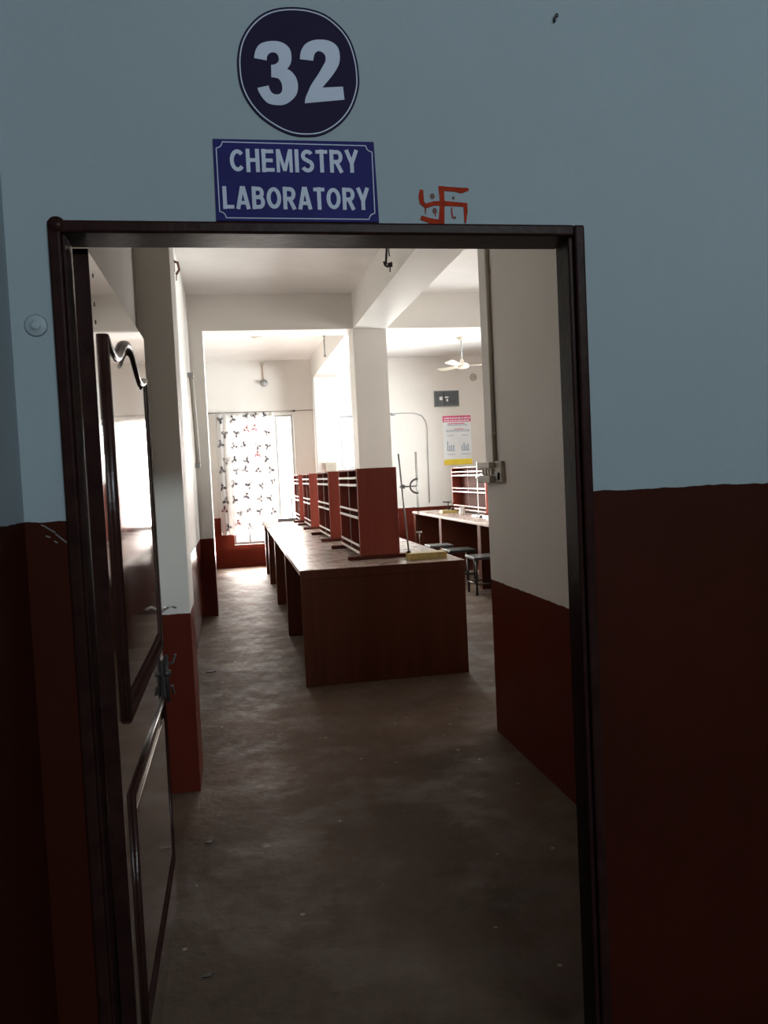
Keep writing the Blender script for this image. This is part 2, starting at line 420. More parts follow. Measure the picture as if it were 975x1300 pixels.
def door_leaf():
    X = -.288                                  # face towards the room
    x0 = X-.030; y0, y1 = 1.885, 3.005; z0, z1 = .012, 2.076
    e = empty('door_1', (X, y0, 0)); struct(e, 'open varnished brown door leaf with arched moulded panels', 'door')
    m = MB()
    m.box(x0, X, y0, y1, z0, z1, .004)
    body = child(m.build('leaf', m_door), e)
    # the two faces of thickness painted in the dark frame enamel
    m = MB(); m.box(x0-.002, X+.0005, y0-.004, y0+.001, z0, z1, .0)
    tag(child(m.build('hinge_stile_edge', m_frame), e), 'dark enamelled edge of the door')
    # mouldings: closed outlines in the Y-Z plane swept with a round bead
    def arch(n=40):
        pts = []
        ya, yb = 2.015, 2.90
        for i in range(n+1):
            u = i/n; y = ya+(yb-ya)*u; s = abs(u-.5)*2
            z = 1.885 + .075*(.5+.5*math.cos(PI*min(1, s/.62))) + .028*max(0, (s-.70)/.30)**1.5
            pts.append((y, z))
        return pts
    up = [(2.015, .985)] + arch() + [(2.90, .985)]
    lo = [(2.015, .215), (2.015, .80), (2.90, .80), (2.90, .215)]
    for nm, out in (('upper_panel_moulding', up), ('lower_panel_moulding', lo)):
        m = MB()
        P = [(X+.004, y, z) for y, z in out]
        m.tube(P+[P[0]], .011 if nm[0] == 'u' else .007, 8)
        c = sum(p[1] for p in P)/len(P); d = sum(p[2] for p in P)/len(P)
        Q = [(X+.002, c+(p[1]-c)*.93, d+(p[2]-d)*.96) for p in P]
        m.tube(Q+[Q[0]], .007 if nm[0] == 'u' else .005, 8)
        tag(child(m.build(nm, m_doord), e), 'dark glossy moulding')
    # raised fields
    m = MB(); m.prism([(2.075+(y-2.015)*.86, 1.05+(z-.985)*.90) for y, z in up], 'x', X-.002, X+.006)
    child(m.build('upper_panel', m_door), e)
    m = MB(); m.box(X-.002, X+.006, 2.04, 2.845, .27, .745, .003)
    child(m.build('lower_panel', m_door), e)
    # tower bolt (upper), latch and handle (lower) on the free stile
    m = MB(); m.box(X, X+.004, 2.925, 2.995, 1.06, 1.14, .001); m.tube([(X+.012, 2.945, 1.10), (X+.012, 3.035, 1.10)], .006, 8)
    m.tube([(X+.012, 2.97, 1.10), (X+.04, 2.975, 1.115), (X+.058, 2.98, 1.105)], .0045, 8)
    tag(child(m.build('tower_bolt', m_steel), e), 'small bright steel bolt')
    m = MB(); m.box(X, X+.004, 2.925, 2.998, .78, .93, .001)
    m.tube([(X+.014, 2.96, .77), (X+.014, 2.96, .94)], .007, 8)
    m.lathe([(.001, 0), (.012, .004), (.015, .016), (.010, .028), (.001, .03)], X, 2.96, .875, 14, 'x')
    m.tube([(X+.002, 2.985, .90), (X+.035, 2.99, .905), (X+.045, 2.99, .935)], .005, 8)
    m.tube([(X+.002, 2.985, .82), (X+.028, 2.99, .82), (X+.032, 2.99, .79)], .005, 8)
    tag(child(m.build('latch', m_dsteel), e), 'steel latch with knob')
    # hinges
    for z in (.32, 1.02, 1.82):
        m = MB(); m.tube([(x0+.004, y0+.004, z-.05), (x0+.004, y0+.004, z+.05)], .006, 8)
        child(m.build('hinge', m_dsteel), e)
    # screw holes near the top stile
    m = MB()
    for y, z in ((1.93, 1.965), (1.93, 1.925), (1.935, 2.03)):
        m.lathe([(.001, -.001), (.005, -.001), (.005, .0012), (.001, .0012)], X, y, z, 10, 'x')
    child(m.build('plugged_screw_holes', m_blk), e)
door_leaf()

# ------------------------------------------------------------------ corridor wall: signs, emblem, cover, hole
def arc(cx, cz, rx, rz, a0, a1, n):
    return [(cx+rx*math.cos(math.radians(a0+(a1-a0)*i/n)), cz+rz*math.sin(math.radians(a0+(a1-a0)*i/n))) for i in range(n+1)]
LIFT = [0]
def stroke(m, pts, wd, y0, y1, mi=0):
    """flat ribbon of varying width along pts in the X-Z plane, a closed solid; each lies a hair above the last"""
    P = [Vector(p) for p in pts]; ws = wd if isinstance(wd, (list, tuple)) else [wd]*len(P)
    LIFT[0] += 1; y0 = y0 - .00002*(LIFT[0] % 40); y1 = y1 + .0005
    b = m.bm; A = []; n_ = len(P)
    for i, p in enumerate(P):
        t = (P[min(i+1, n_-1)]-P[max(i-1, 0)]).normalized(); n = Vector((-t.y, t.x))
        l, r = p+n*ws[i]/2, p-n*ws[i]/2
        A.append([b.verts.new((q.x, y, q.y)) for q in (l, r) for y in (y0, y1)])
    fs = [b.faces.new((A[0][0], A[0][1], A[0][3], A[0][2])), b.faces.new((A[-1][0], A[-1][2], A[-1][3], A[-1][1]))]
    for a, c in zip(A, A[1:]):
        for (u, v) in ((0, 2), (2, 3), (3, 1), (1, 0)):
            fs.append(b.faces.new((a[u], a[v], c[v], c[u])))
    for f in fs: f.material_index = mi

A_ = lambda *a: arc(*a, 14)
GLYPH = {   # strokes in a unit box: x 0..width, z 0..1, as (points, widths) centre lines
 'C': (.72, [A_(.40, .5, .29, .39, 42, 318)]),
 'H': (.70, [[(.11, 0), (.11, 1)], [(.59, 0), (.59, 1)], [(.11, .52), (.59, .52)]]),
 'E': (.64, [[(.11, 0), (.11, 1)], [(.0, .90), (.62, .90)], [(.1, .51), (.57, .51)], [(.0, .10), (.64, .10)]]),
 'M': (.86, [[(.10, 0), (.10, 1)], [(.76, 0), (.76, 1)], [(.13, .98), (.43, .06)], [(.73, .98), (.43, .06)]]),
 'I': (.22, [[(.11, 0), (.11, 1)]]),
 'S': (.68, [A_(.34, .72, .22, .185, 25, 270) + A_(.34, .29, .24, .205, 90, -160)]),
 'T': (.62, [[(.31, 0), (.31, 1)], [(0, .90), (.62, .90)]]),
 'R': (.72, [[(.11, 0), (.11, 1)], [(.1, .90), (.40, .90)] + A_(.40, .685, .19, .215, 85, -85) + [(.1, .47)], [(.36, .46), (.62, 0)]]),
 'Y': (.70, [[(.35, 0), (.35, .46)], [(.35, .40), (.08, 1)], [(.35, .40), (.62, 1)]]),
 'L': (.60, [[(.11, 0), (.11, 1)], [(.0, .10), (.60, .10)]]),
 'A': (.78, [[(.10, 0), (.37, 1)], [(.68, 0), (.41, 1)], [(.20, .28), (.58, .28)]]),
 'B': (.70, [[(.11, 0), (.11, 1)], [(.1, .90), (.38, .90)] + A_(.38, .715, .17, .185, 85, -85) + [(.1, .53)],
             [(.1, .53), (.40, .53)] + A_(.40, .315, .19, .215, 85, -85) + [(.1, .10)]]),
 'O': (.80, [A_(.40, .5, .29, .39, 0, 180) + A_(.40, .5, .29, .39, 180, 360)[1:]]),
}
def letters(b, word, x0, x1, z0, h, ya, yb, slope):
    gap = .10
    tot = sum(GLYPH[c][0] for c in word) + gap*(len(word)-1)
    k = (x1-x0)/tot; x = 0
    for c in word:
        w_, ss = GLYPH[c]
        for st in ss:
            P = [(x0+(x+p[0])*k, z0+p[1]*h+slope*(x+p[0])/tot) for p in st]
            flat = len(st) == 2 and abs(st[0][1]-st[1][1]) < .01
            stroke(b, P, (.0078 if flat else .0084) if c != 'M' else .0072, ya, yb)
        x += w_+gap

def smooth(P, n=4, keep=()):
    """closed Catmull-Rom curve through P; corners whose index is in keep stay sharp"""
    R_ = []; N = len(P); P = [Vector(p) for p in P]
    for i in range(N):
        p0, p1, p2, p3 = P[i-1], P[i], P[(i+1) % N], P[(i+2) % N]
        if i in keep: p0 = p1
        if (i+1) % N in keep: p3 = p2
        for k in range(n):
            t = k/n
            R_.append(.5*((2*p1)+(p2-p0)*t+(2*p0-5*p1+4*p2-p3)*t*t+(3*p1-p0-3*p2+p3)*t**3))
    return [tuple(v) for v in R_]
DISC = [(0.058, 2.442), (0.061, 2.472), (0.07, 2.5), (0.088, 2.528), (0.113, 2.551), (0.143, 2.565), (0.181, 2.571), (0.22, 2.569), (0.255, 2.558), (0.286, 2.534), (0.306, 2.505), (0.317, 2.466), (0.32, 2.432), (0.318, 2.405), (0.306, 2.37), (0.287, 2.341), (0.261, 2.318), (0.229, 2.302), (0.193, 2.298), (0.162, 2.302), (0.13, 2.316), (0.098, 2.339), (0.074, 2.37), (0.061, 2.404)]
THREE = [(0.093, 2.46), (0.097, 2.476), (0.106, 2.489), (0.122, 2.496), (0.142, 2.498), (0.159, 2.494), (0.171, 2.483), (0.174, 2.466), (0.171, 2.451), (0.163, 2.44), (0.173, 2.434), (0.182, 2.421), (0.185, 2.404), (0.181, 2.387), (0.17, 2.374), (0.154, 2.364), (0.137, 2.362), (0.119, 2.365), (0.107, 2.376), (0.099, 2.39), (0.097, 2.397), (0.121, 2.403), (0.125, 2.391), (0.133, 2.385), (0.144, 2.386), (0.15, 2.394), (0.15, 2.407), (0.145, 2.417), (0.138, 2.42), (0.128, 2.421), (0.129, 2.447), (0.138, 2.449), (0.145, 2.455), (0.146, 2.463), (0.143, 2.471), (0.135, 2.474), (0.126, 2.471), (0.121, 2.464), (0.12, 2.456)]
TWO = [(0.192, 2.462), (0.195, 2.478), (0.205, 2.494), (0.221, 2.503), (0.239, 2.506), (0.259, 2.504), (0.274, 2.495), (0.28, 2.48), (0.279, 2.46), (0.271, 2.443), (0.259, 2.427), (0.238, 2.403), (0.284, 2.407), (0.286, 2.379), (0.198, 2.368), (0.2, 2.379), (0.206, 2.392), (0.214, 2.408), (0.231, 2.432), (0.241, 2.448), (0.248, 2.461), (0.248, 2.472), (0.242, 2.479), (0.233, 2.481), (0.225, 2.475), (0.221, 2.46)]
def number_disc():
    cx, cz = .189, 2.436
    e = empty('number_sign', (cx, YF, 2.30)); tag(e, 'round navy sticker reading 32 on the blue wall above the door', 'sign')
    out = smooth(DISC)
    out = [(cx+(x-cx)*1.012, cz+(z-cz)*1.012) for x, z in out]
    child(MB().prism(out, 'y', YF-.003, YF).build('disc', m_navy), e)
    b = MB(); ring = out+[out[0]]
    stroke(b, [(cx+(x-cx)*.958, cz+(z-cz)*.958) for x, z in ring], .0026, YF-.0034, YF-.003)
    tag(child(b.build('border_line', m_sgnw), e), 'thin pale border line')
    for nm, pts, kp in (('numeral', THREE, (0, 9, 20, 21, 29, 30, 38)), ('numeral', TWO, (0, 11, 12, 13, 14, 25))):
        child(MB().prism(smooth(pts, 4, kp), 'y', YF-.0037, YF-.0028).build(nm, m_sgnw), e)
number_disc()

def name_plate():
    e = empty('name_plate', (.172, YF, 2.114)); tag(e, 'blue plate reading CHEMISTRY LABORATORY resting on the door frame', 'sign')
    child(MB().prism([(-.006, 2.113), (.351, 2.113), (.347, 2.289), (-.004, 2.286)], 'y', YF-.004, YF).build('plate', m_blue), e)
    b = MB(); i = .007
    x0, x1, z0, z1 = -.005+i, .349-i, 2.113+i-.001, 2.287-i
    c = .013
    def corner(px, pz, a0): return arc(px, pz, c, c, a0, a0-90, 8)
    pts = [(x0+c, z0)]
    pts = arc(x0, z0, c, c, 90, 0, 8)[::-1]          # scalloped corners
    pts = arc(x0, z0, c, c, 0, 90, 8) + arc(x0, z1, c, c, -90, 0, 8) + arc(x1, z1, c, c, 180, 270, 8) + arc(x1, z0, c, c, 90, 180, 8)
    pts.append(pts[0])
    stroke(b, pts, .0020, YF-.0045, YF-.004)
    tag(child(b.build('border_line', m_sgnw), e), 'thin pale border line with scalloped corners')
    b = MB(); letters(b, 'CHEMISTRY', .029, .310, 2.2165, .0495, YF-.0046, YF-.004, .004)
    tag(child(b.build('lettering', m_sgnw), e), 'pale bold word CHEMISTRY')
    b = MB(); letters(b, 'LABORATORY', .010, .3305, 2.1375, .0485, YF-.0046, YF-.004, .002)
    tag(child(b.build('lettering', m_sgnw), e), 'pale bold word LABORATORY')
name_plate()

def emblem():
    b = MB(); y0, y1 = YF-.0012, YF
    def s(p, wd): stroke(b, p, wd, y0, y1)
    s([(.4985, 2.196), (.4995, 2.16), (.4955, 2.112)], [.013, .011, .014])
    s([(.458, 2.1505), (.480, 2.157), (.505, 2.1575), (.558, 2.1545)], [.010, .010, .011, .009])
    s([(.494, 2.191), (.530, 2.189), (.545, 2.187), (.563, 2.190)], [.010, .010, .013, .006])
    s([(.5535, 2.1575), (.554, 2.140), (.5515, 2.114)], [.010, .009, .004])
    s([(.499, 2.114), (.470, 2.118), (.448, 2.125)], [.012, .012, .010])
    s([(.463, 2.149), (.452, 2.158), (.4505, 2.172), (.4525, 2.187)], [.009, .011, .012, .008])
    for p, r in (((.477, 2.173), .0055), ((.526, 2.170), .0032), ((.481, 2.141), .0055), ((.5275, 2.126), .003)):
        b.prism(arc(*p, r, r*1.15, 0, 345, 15), 'y', y0, y1, 1)
    s([(.521, 2.149), (.521, 2.135), (.523, 2.124)], [.002, .003, .0025])
    s([(.4595, 2.146), (.4595, 2.133)], [.003, .0015]); s([(.482, 2.139), (.4825, 2.128)], [.003, .0015])
    o = b.build('painted_emblem', [m_red, mat('dark dab of paint', (.10, .035, .03), .7)])
    tag(o, 'hand painted red Hindu swastika with dots on blue wall above the door', 'painted symbol')
emblem()

b = MB(); b.lathe([(.001, -.007), (.008, -.0075), (.0095, -.006), (.0105, -.004), (.019, -.0045), (.0215, -.003), (.0235, 0), (.001, 0)], -.388, YF, 1.894, 32, 'y')
tag(b.build('ceiling_rose_cover', mat('painted over cover', (.255, .30, .325), .6)), 'small round painted cover on blue wall left of the door', 'cover plate')
b = MB(); b.lathe([(.0005, -.012), (.004, -.012), (.0048, -.009), (.0030, -.006), (.0022, 0), (.0005, 0)], .788, YF, 2.584, 12, 'y')
b.box(.783, .787, YF-.010, YF, 2.572, 2.582, .001)
tag(b.build('wall_plug', m_blk), 'small dark plug high on blue wall right of the number sign', 'wall plug')

# ------------------------------------------------------------------ laboratory benches
def bench(X0, X1, Y0, Y1, name, label, peds, notch=None):
    e = empty(name, ((X0+X1)/2, (Y0+Y1)/2, 0)); tag(e, label, 'laboratory bench', 'laboratory benches')
    if notch:
        nx, ya, yb = notch
        poly = [(X0, Y0), (X1, Y0), (X1, ya), (nx, ya), (nx, yb), (X1, yb), (X1, Y1), (X0, Y1)]
    else: poly = [(X0, Y0), (X1, Y0), (X1, Y1), (X0, Y1)]
    child(MB().prism(poly, 'z', .845, .87).build('worktop', m_top), e)
    tag(child(MB().box(X0-.004, X0+.018, Y0+.004, Y1, .832, .866, .003).build('side_edging', m_edge), e), 'pale edging along the aisle side')  # strip a paler tone than the worktop and the near lip
    tag(child(MB().box(X0+.0, X1, Y0-.004, Y0+.02, .80, .868, .003).build('front_edging', m_panel), e), 'dark lip across the near end')
    for i, y in enumerate(peds):
        if i == 0: o = MB().box(X0+.004, X1-.004, y, y+.05, .0, .845, .004).build('end_panel', m_panel)
        else: o = MB().box(X0+.012, X1-.03 if not notch else min(X1-.03, X1-.03), y, y+.14, .0, .845, .004).build('support_panel', m_panel)
        child(o, e)
    cx = (X0+X1)/2
    for a, b_ in zip(peds, peds[1:]):
        child(MB().box(cx-.012, cx+.012, a+(.05 if a == peds[0] else .14), b_, .10, .845, 0).build('centre_panel', m_panel), e)
    child(MB().box(X0+.03, X1-.03 if not notch else notch[0]-.02, Y0+.05, Y1-.05, .79, .832, 0).build('apron', m_panel), e) if False else None
    return e
bench(.44, 1.70, 5.92, 13.5, 'laboratory_bench', 'long red brown laboratory bench in the centre aisle with racks on top',
      (5.92, 7.93, 9.99, 12.0, 13.33), (1.462, 9.478, 9.908))
bench(3.08, 4.34, 5.92, 13.95, 'laboratory_bench', 'laboratory bench at right behind the stools, below the poster',
      (5.92, 7.93, 9.99, 12.0, 13.78))

# ------------------------------------------------------------------ reagent racks
def rack(L, label):
    """origin at the near left bottom; X 0..W, Y 0..L"""
    W, H = .325, .735
    e = empty('reagent_rack'); tag(e, label, 'rack', 'reagent racks along the benches')
    for y in (0, L-.028):
        p = MB().box(0, W, y, y+.028, .028, H, .003).build('end_panel', m_rack, e)
        MB().box(-.10, W+.10, y-.022, y+.05, 0, .030, .004).build('foot', m_rackd, e)
    MB().box(W/2-.008, W/2+.008, .028, L-.028, .045, H-.004, 0).build('centre_board', m_rackd, e)
    MB().box(.004, W-.004, .028, L-.028, H-.014, H, 0).build('top_board', m_rack, e)
    for z in (.045, .330, .595):
        s = MB().box(.006, W-.006, .028, L-.028, z, z+.014, 0).build('shelf', m_rackd, e)
        for x in (.0, W):
            m = MB(); m.box(x-.006 if x == 0 else x-.006, x+.006, .028, L-.028, z-.004, z+.017, .002)
            tag(m.build('shelf_lip', m_rail, s), 'pale edge strip')
            m = MB(); m.box(x-.005, x+.005, .028, L-.028, z+.056, z+.074, .002)
            tag(m.build('guard_rail', m_rail, s), 'pale guard rail')
    for x in (.012, W-.012):
        tag(MB().tube([(x, L/2, .045), (x, L/2, H-.014)], .005, 8).build('upright_rod', m_edge, e), 'thin pale upright')
    return e
RX = .972
for y0, L, lb in ((6.41, 1.15, 'nearest rack on the centre bench, its plain dark red end panel facing the door'),
                  (8.43, 1.13, 'second rack from the door on the centre bench, beside the square column'),
                  (10.62, 1.02, 'third rack from the door on the centre bench, small pale bottle inside'),
                  (12.42, .95, 'farthest rack on the centre bench, near the flowered curtain')):
    r = rack(L, lb); r.location = (RX, y0, .87)
r = rack(1.85, 'rack on the right bench below the poster, pale rails lit'); r.location = (3.62, 11.35, .87)

def bottle(loc, h, r, m, label, name='reagent_bottle', capm=None):
    e = empty(name, loc); tag(e, label, 'bottle')
    MB().lathe([(.001, 0), (r*.94, 0), (r, .006), (r, h*.62), (r*.8, h*.72), (r*.38, h*.8), (r*.36, h*.9), (.001, h*.9)], n=18).build('body', m, e)
    MB().lathe([(.001, h*.88), (r*.45, h*.88), (r*.45, h), (.001, h)], n=14).build('cap', capm or m_white, e)
    return e
bottle((1.045, 10.85, .930), .20, .030, mat('amber pale bottle', (.62, .45, .25), .3), 'small pale amber bottle on the lowest shelf of the third rack')
bottle((3.74, 11.50, 1.605), .16, .035, m_white, 'white bottle with blue cap on top of the right bench rack', capm=mat('blue cap', (.10, .22, .42), .4))

# ------------------------------------------------------------------ stands on the benches
def stand(base, rod_xy, top, bm_, label, bdim, lean=0.0, rodm=m_grey):
    e = empty('burette_stand', base); tag(e, label, 'burette stand', 'burette stands')
    bx, by, bh = bdim
    MB().box(-bx/2, bx/2, -by/2, by/2, 0, bh, .004).build('base', bm_, e)
    x, y = rod_xy
    MB().tube([(x, y, bh-.003), (x-lean, y, top)], .0065, 10).build('rod', rodm, e)
    MB().lathe([(.001, bh-.001), (.018, bh-.001), (.016, bh+.016), (.001, bh+.016)], x, y, 0, 14).build('rod_nut', m_dsteel, e)
    return e
s1 = stand((1.462, 6.19, .87), (-.135, .02, ), .835, m_yel, 'burette stand with yellow wooden base on the near end of the centre bench', (.30, .15, .052), .048)
def clamp(e, x, y, z, sc=1.0, m=m_grey, gap=.085):
    b = MB()
    b.box(x-.016, x+.016, y-.016, y+.016, z-.016, z+.016, .004)
    b.tube([(x, y, z), (x+gap-.03, y, z)], .006, 8)
    R = .055*sc; cx = x+gap+.03
    pts = [(cx+R*math.cos(a), y, z+R*math.sin(a)) for a in [math.radians(80+200*i/18) for i in range(19)]]
    b.tube(pts, .0075, 8)
    b.tube([(x+gap-.03, y, z), (cx-.005, y, z)], .005, 8)
    b.tube([(x-.012, y-.012, z), (x-.03, y-.02, z)], .005, 8)
    return tag(b.build('clamp', m, e), 'grey double clamp with curved jaw')
clamp(s1, -.159, .02, .575, 1.0)
def burette(loc, h, label):
    e = empty('burette', loc); tag(e, label, 'burette', 'burettes held by clamps')
    MB().tube([(0, 0, .10), (0, 0, h)], .007, 12).build('tube', m_glass, e)
    MB().tube([(0, 0, 0), (0, 0, .05), (0, 0, .10)], [.0025, .004, .006], 10).build('tip', m_grey, e)
    MB().tube([(-.022, 0, .095), (.022, 0, .095)], .007, 8).build('stopcock', m_white, e)
    return e
burette((1.418, 6.21, .985), .73, 'thin glass burette held by the clamp on the centre bench')

s2 = stand((3.44, 11.17, .87), (0, .0), .80, m_white, 'white based burette stand on the right bench in front of the rack', (.13, .26, .03), .0, m_white)
clamp(s2, 0, 0, .575, .8, m_white, .03)

def wire_block():
    e = empty('test_stand', (3.42, 12.75, .87)); tag(e, 'low yellow wooden block with metal holder on the right bench', 'apparatus')
    MB().box(-.13, .13, -.10, .10, 0, .045, .004).build('base', m_yel, e)
    b = MB(); b.tube([(.0, 0, .04), (.0, 0, .19)], .008, 8); b.tube([(-.09, 0, .185), (.04, 0, .17)], .010, 8)
    b.tube([(.08, .03, .04), (.09, .03, .15), (.05, .03, .20)], .006, 8)
    b.lathe([(.001, .04), (.032, .04), (.03, .08), (.001, .09)], .07, .0, 0, 14)
    b.build('holder', m_dsteel, e)
wire_block()
def jar(loc, r, h, m, label):
    o = MB().lathe([(.001, 0), (r, 0), (r*1.02, .004), (r*1.02, h*.7), (r*.8, h*.85), (r*.86, h*.9), (r*.86, h), (.001, h)], n=18).build('jar', m, loc=loc)
    return tag(o, label, 'jar')
jar((3.42, 11.95, .87), .045, .12, m_white, 'white jar just right of the yellow block on the right bench')
jar((3.40, 10.92, .87), .022, .035, m_blk, 'tiny dark pot at the front of the right bench')
jar((3.98, 11.20, .87), .03, .15, m_pap, 'pale jar behind the white stand on the right bench') if False else None
def tray():
    b = MB(); b.box(3.36, 3.70, 10.30, 10.72, .871, .883, .004)
    for a in ((3.36, 3.375, 10.30, 10.72), (3.685, 3.70, 10.30, 10.72), (3.375, 3.685, 10.30, 10.315), (3.375, 3.685, 10.705, 10.72)):
        b.box(*a, .883, .915, .003)
    return tag(b.build('tray', mat('pale green enamel', (.62, .70, .64), .35)), 'pale green white tray at the near end of the right bench top', 'tray')
tray()
# grey based stand on the far end of the centre bench
e = empty('retort_stand', (.80, 13.05, .87)); tag(e, 'thin retort stand with grey base at the far end of the centre bench', 'retort stand')
MB().box(-.14, .14, -.09, .09, 0, .05, .004).build('base', m_grey, e)
MB().tube([(.10, 0, .045), (.10, 0, .50)], .008, 8).build('rod', m_grey, e)

# ------------------------------------------------------------------ stools
def stool(w, d, h, label, seat_m):
    e = empty('stool'); tag(e, label, 'stool', 'low black stools along the right bench')
    MB().box(-w/2, w/2, -d/2, d/2, h-.035, h, .008).build('seat', seat_m, e)
    for sx in (-1, 1):
        for sy in (-1, 1):
            x, y = sx*(w/2-.03), sy*(d/2-.03)
            MB().tube([(x, y, h-.03), (x*1.0, y*1.0, 0)], .0145, 10).build('leg', m_blk, e)
    b = MB(); z = .14; a, c = w/2-.028, d/2-.028
    for p, q in (((-a, -c), (a, -c)), ((a, -c), (a, c)), ((a, c), (-a, c)), ((-a, c), (-a, -c))):
        b.tube([(p[0], p[1], z), (q[0], q[1], z)], .011, 8)
    tag(b.build('foot_rail', m_dsteel, e), 'worn grey foot rail')
    return e
g = mat('grey worn seat', (.10, .105, .11), .35)
stool(.40, .42, .475, 'nearest black stool with grey seat, beside the partition wall', g).location = (3.045, 9.70, 0)
stool(.38, .42, .475, 'second black stool with dark green seat tucked at the right bench', m_seat).location = (3.00, 10.72, 0)
stool(.36, .36, .475, 'farthest stool under the right bench, behind the burette stand', g).location = (2.93, 11.55, 0)

# ------------------------------------------------------------------ curtain and rods
def curtain():
    b = bmesh.new(); nx, nz = 150, 24; x0, x1, z0, z1 = -.265, .765, .60, 2.755
    grid = []
    for j in range(nz+1):
        v = j/nz; row = []
        for i in range(nx+1):
            u = i/nx; x = x0+(x1-x0)*u
            am = .018+.022*(1-v)
            y = am*math.sin(u*2*PI*9+.5*math.sin(3*v)) + .010*math.sin(u*2*PI*3.3+2*v)
            zz = z0+(z1-z0)*v + (.012*math.sin(u*2*PI*9) if j == nz else 0) + (.10*max(0, (u-.35)) - .06*max(0, .25-u)*0)*(1-v)
            row.append(b.verts.new((x, y, zz)))
        grid.append(row)
    for j in range(nz):
        for i in range(nx):
            f = b.faces.new((grid[j][i], grid[j][i+1], grid[j+1][i+1], grid[j+1][i])); f.smooth = True
    me = bpy.data.meshes.new('curtain'); b.to_mesh(me); b.free(); me.materials.append(m_curt)
    o = bpy.data.objects.new('curtain', me); C.objects.link(o); o.location = (0, 14.60, 0)
    so = o.modifiers.new('thickness', 'SOLIDIFY'); so.thickness = .0015
    tag(o, 'white curtain with grey flower print hanging over the bright far window', 'curtain')
curtain()
b = MB(); b.tube([(-.41, 14.60, 2.772), (1.0, 14.60, 2.766), (1.476, 14.60, 2.77)], .006, 8); b.tube([(1.09, 14.60, 2.765), (1.09, 14.69, 2.765)], .009, 8)
b.tube([(-.36, 14.60, 2.772), (-.36, 14.69, 2.772)], .009, 8)
b.lathe([(.001, -.02), (.016, -.018), (.020, 0), (.016, .018), (.001, .02)], 1.13, 14.60, 2.765, 12, 'x')
tag(b.build('curtain_rod', m_dsteel), 'thin dark curtain rod across the far left window', 'curtain rod')

# ------------------------------------------------------------------ far wall fittings
def pendant():
    e = empty('wall_lamp', (.615, YB, 3.27)); tag(e, 'bulb holder on a short conduit above the curtain', 'wall lamp')
    child(MB().box(.575, .635, YB-.03, YB, 3.60, 3.655, .006).build('junction_box', m_cream), e)
    child(MB().tube([(.608, YB-.012, 3.60), (.622, YB-.012, 3.32)], .009, 8).build('conduit', mat('stained conduit', (.38, .26, .18), .5)), e)
    child(MB().lathe([(.001, -.075), (.03, -.075), (.034, -.05), (.022, -.03), (.065, -.012), (.07, 0), (.001, 0)], .625, YB, 3.285, 20, 'y').build('bulb_holder', m_grey), e)
pendant()
def disc_ceiling(x, y, label):
    o = MB().lathe([(.001, 0), (.085, 0), (.08, -.018), (.05, -.032), (.001, -.034)], x, y, ZC, 24).build('ceiling_rose', m_plas)
    return tag(o, label, 'ceiling rose')
disc_ceiling(.45, 12.2, 'round ceiling rose above the curtain')
b = MB(); b.tube([(1.452, 12.2, ZC), (1.452, 12.2, 3.36)], .010, 8); b.lathe([(.001, 0), (.02, 0), (.02, -.03), (.001, -.03)], 1.452, 12.2, 3.39, 12)
b.lathe([(.001, 0), (.022, 0), (.018, -.03), (.001, -.03)], 1.452, 12.2, ZC, 12)
tag(b.build('fan_downrod', m_grey), 'bare grey fan rod hanging beside the far beam', 'fan rod')

# frayed hook with wires near the first beam
b = MB()
b.tube([(1.392, 6.8, ZC), (1.388, 6.8, 3.5), (1.372, 6.8, 3.36), (1.372, 6.8, 3.33)], .010, 8)
b.tube([(1.415, 6.82, ZC), (1.42, 6.82, 3.55), (1.402, 6.81, 3.45), (1.405, 6.81, 3.40)], .005, 6)
b.tube([(1.372, 6.8, 3.34), (1.352, 6.79, 3.345), (1.36, 6.79, 3.32), (1.38, 6.8, 3.31), (1.40, 6.8, 3.315), (1.42, 6.8, 3.345)], .011, 8)
b.tube([(1.395, 6.8, 3.32), (1.405, 6.8, 3.30), (1.402, 6.8, 3.265)], .006, 6)
b.lathe([(.001, -.02), (.022, -.016), (.022, .014), (.001, .02)], 1.405, 6.8, 3.325, 12)
tag(b.build('ceiling_hook', m_wire), 'dark iron ceiling hook with loose wires beside the near beam', 'ceiling hook')

def ceiling_fan():
    cx, cy = 3.71, 12.6
    e = empty('ceiling_fan', (cx, cy, 3.19)); tag(e, 'cream ceiling fan above the right bench', 'ceiling fan')
    MB().lathe([(.001, .50), (.075, .50), (.07, .475), (.03, .44), (.001, .44)], n=24).build('canopy', m_plas, e)
    MB().tube([(0, 0, .455), (0, 0, .12)], .012, 10).build('down_rod', m_grey, e)
    MB().lathe([(.001, 0), (.07, .0), (.105, .015), (.115, .045), (.095, .075), (.04, .095), (.025, .14), (.012, .16), (.001, .16)], n=28).build('motor', m_plas, e)
    for a in (-8, 112, 232):
        t = math.radians(a); c, s = math.cos(t), math.sin(t)
        b = MB()
        pts = [(.10, .035), (.20, .05), (.55, .075), (.60, .06), (.60, -.045), (.55, -.06), (.20, -.05), (.10, -.03)]
        b.prism(pts, 'z', .038, .043)
        for v in b.bm.verts:
            x, y, z = v.co; z += y*.25; v.co = (x*c-y*s, x*s+y*c, z+.02*x)
        b.build('blade', m_plas, e)
ceiling_fan()

def wall_box():
    e = empty('wall_fitting', (4.535, YB, 3.25)); tag(e, 'small round fitting on the far wall right of the fan', 'wall fitting')
    b = MB(); b.lathe([(.001, -.03), (.05, -.03), (.062, -.02), (.07, 0), (.001, 0)], 4.535, YB, 3.295, 24, 'y'); child(b.build('rim', m_cream), e)
    b = MB(); b.lathe([(.001, -.036), (.028, -.036), (.03, -.03), (.001, -.03)], 4.535, YB, 3.295, 4, 'y', smooth=False); child(b.build('centre', m_grey), e)
wall_box()

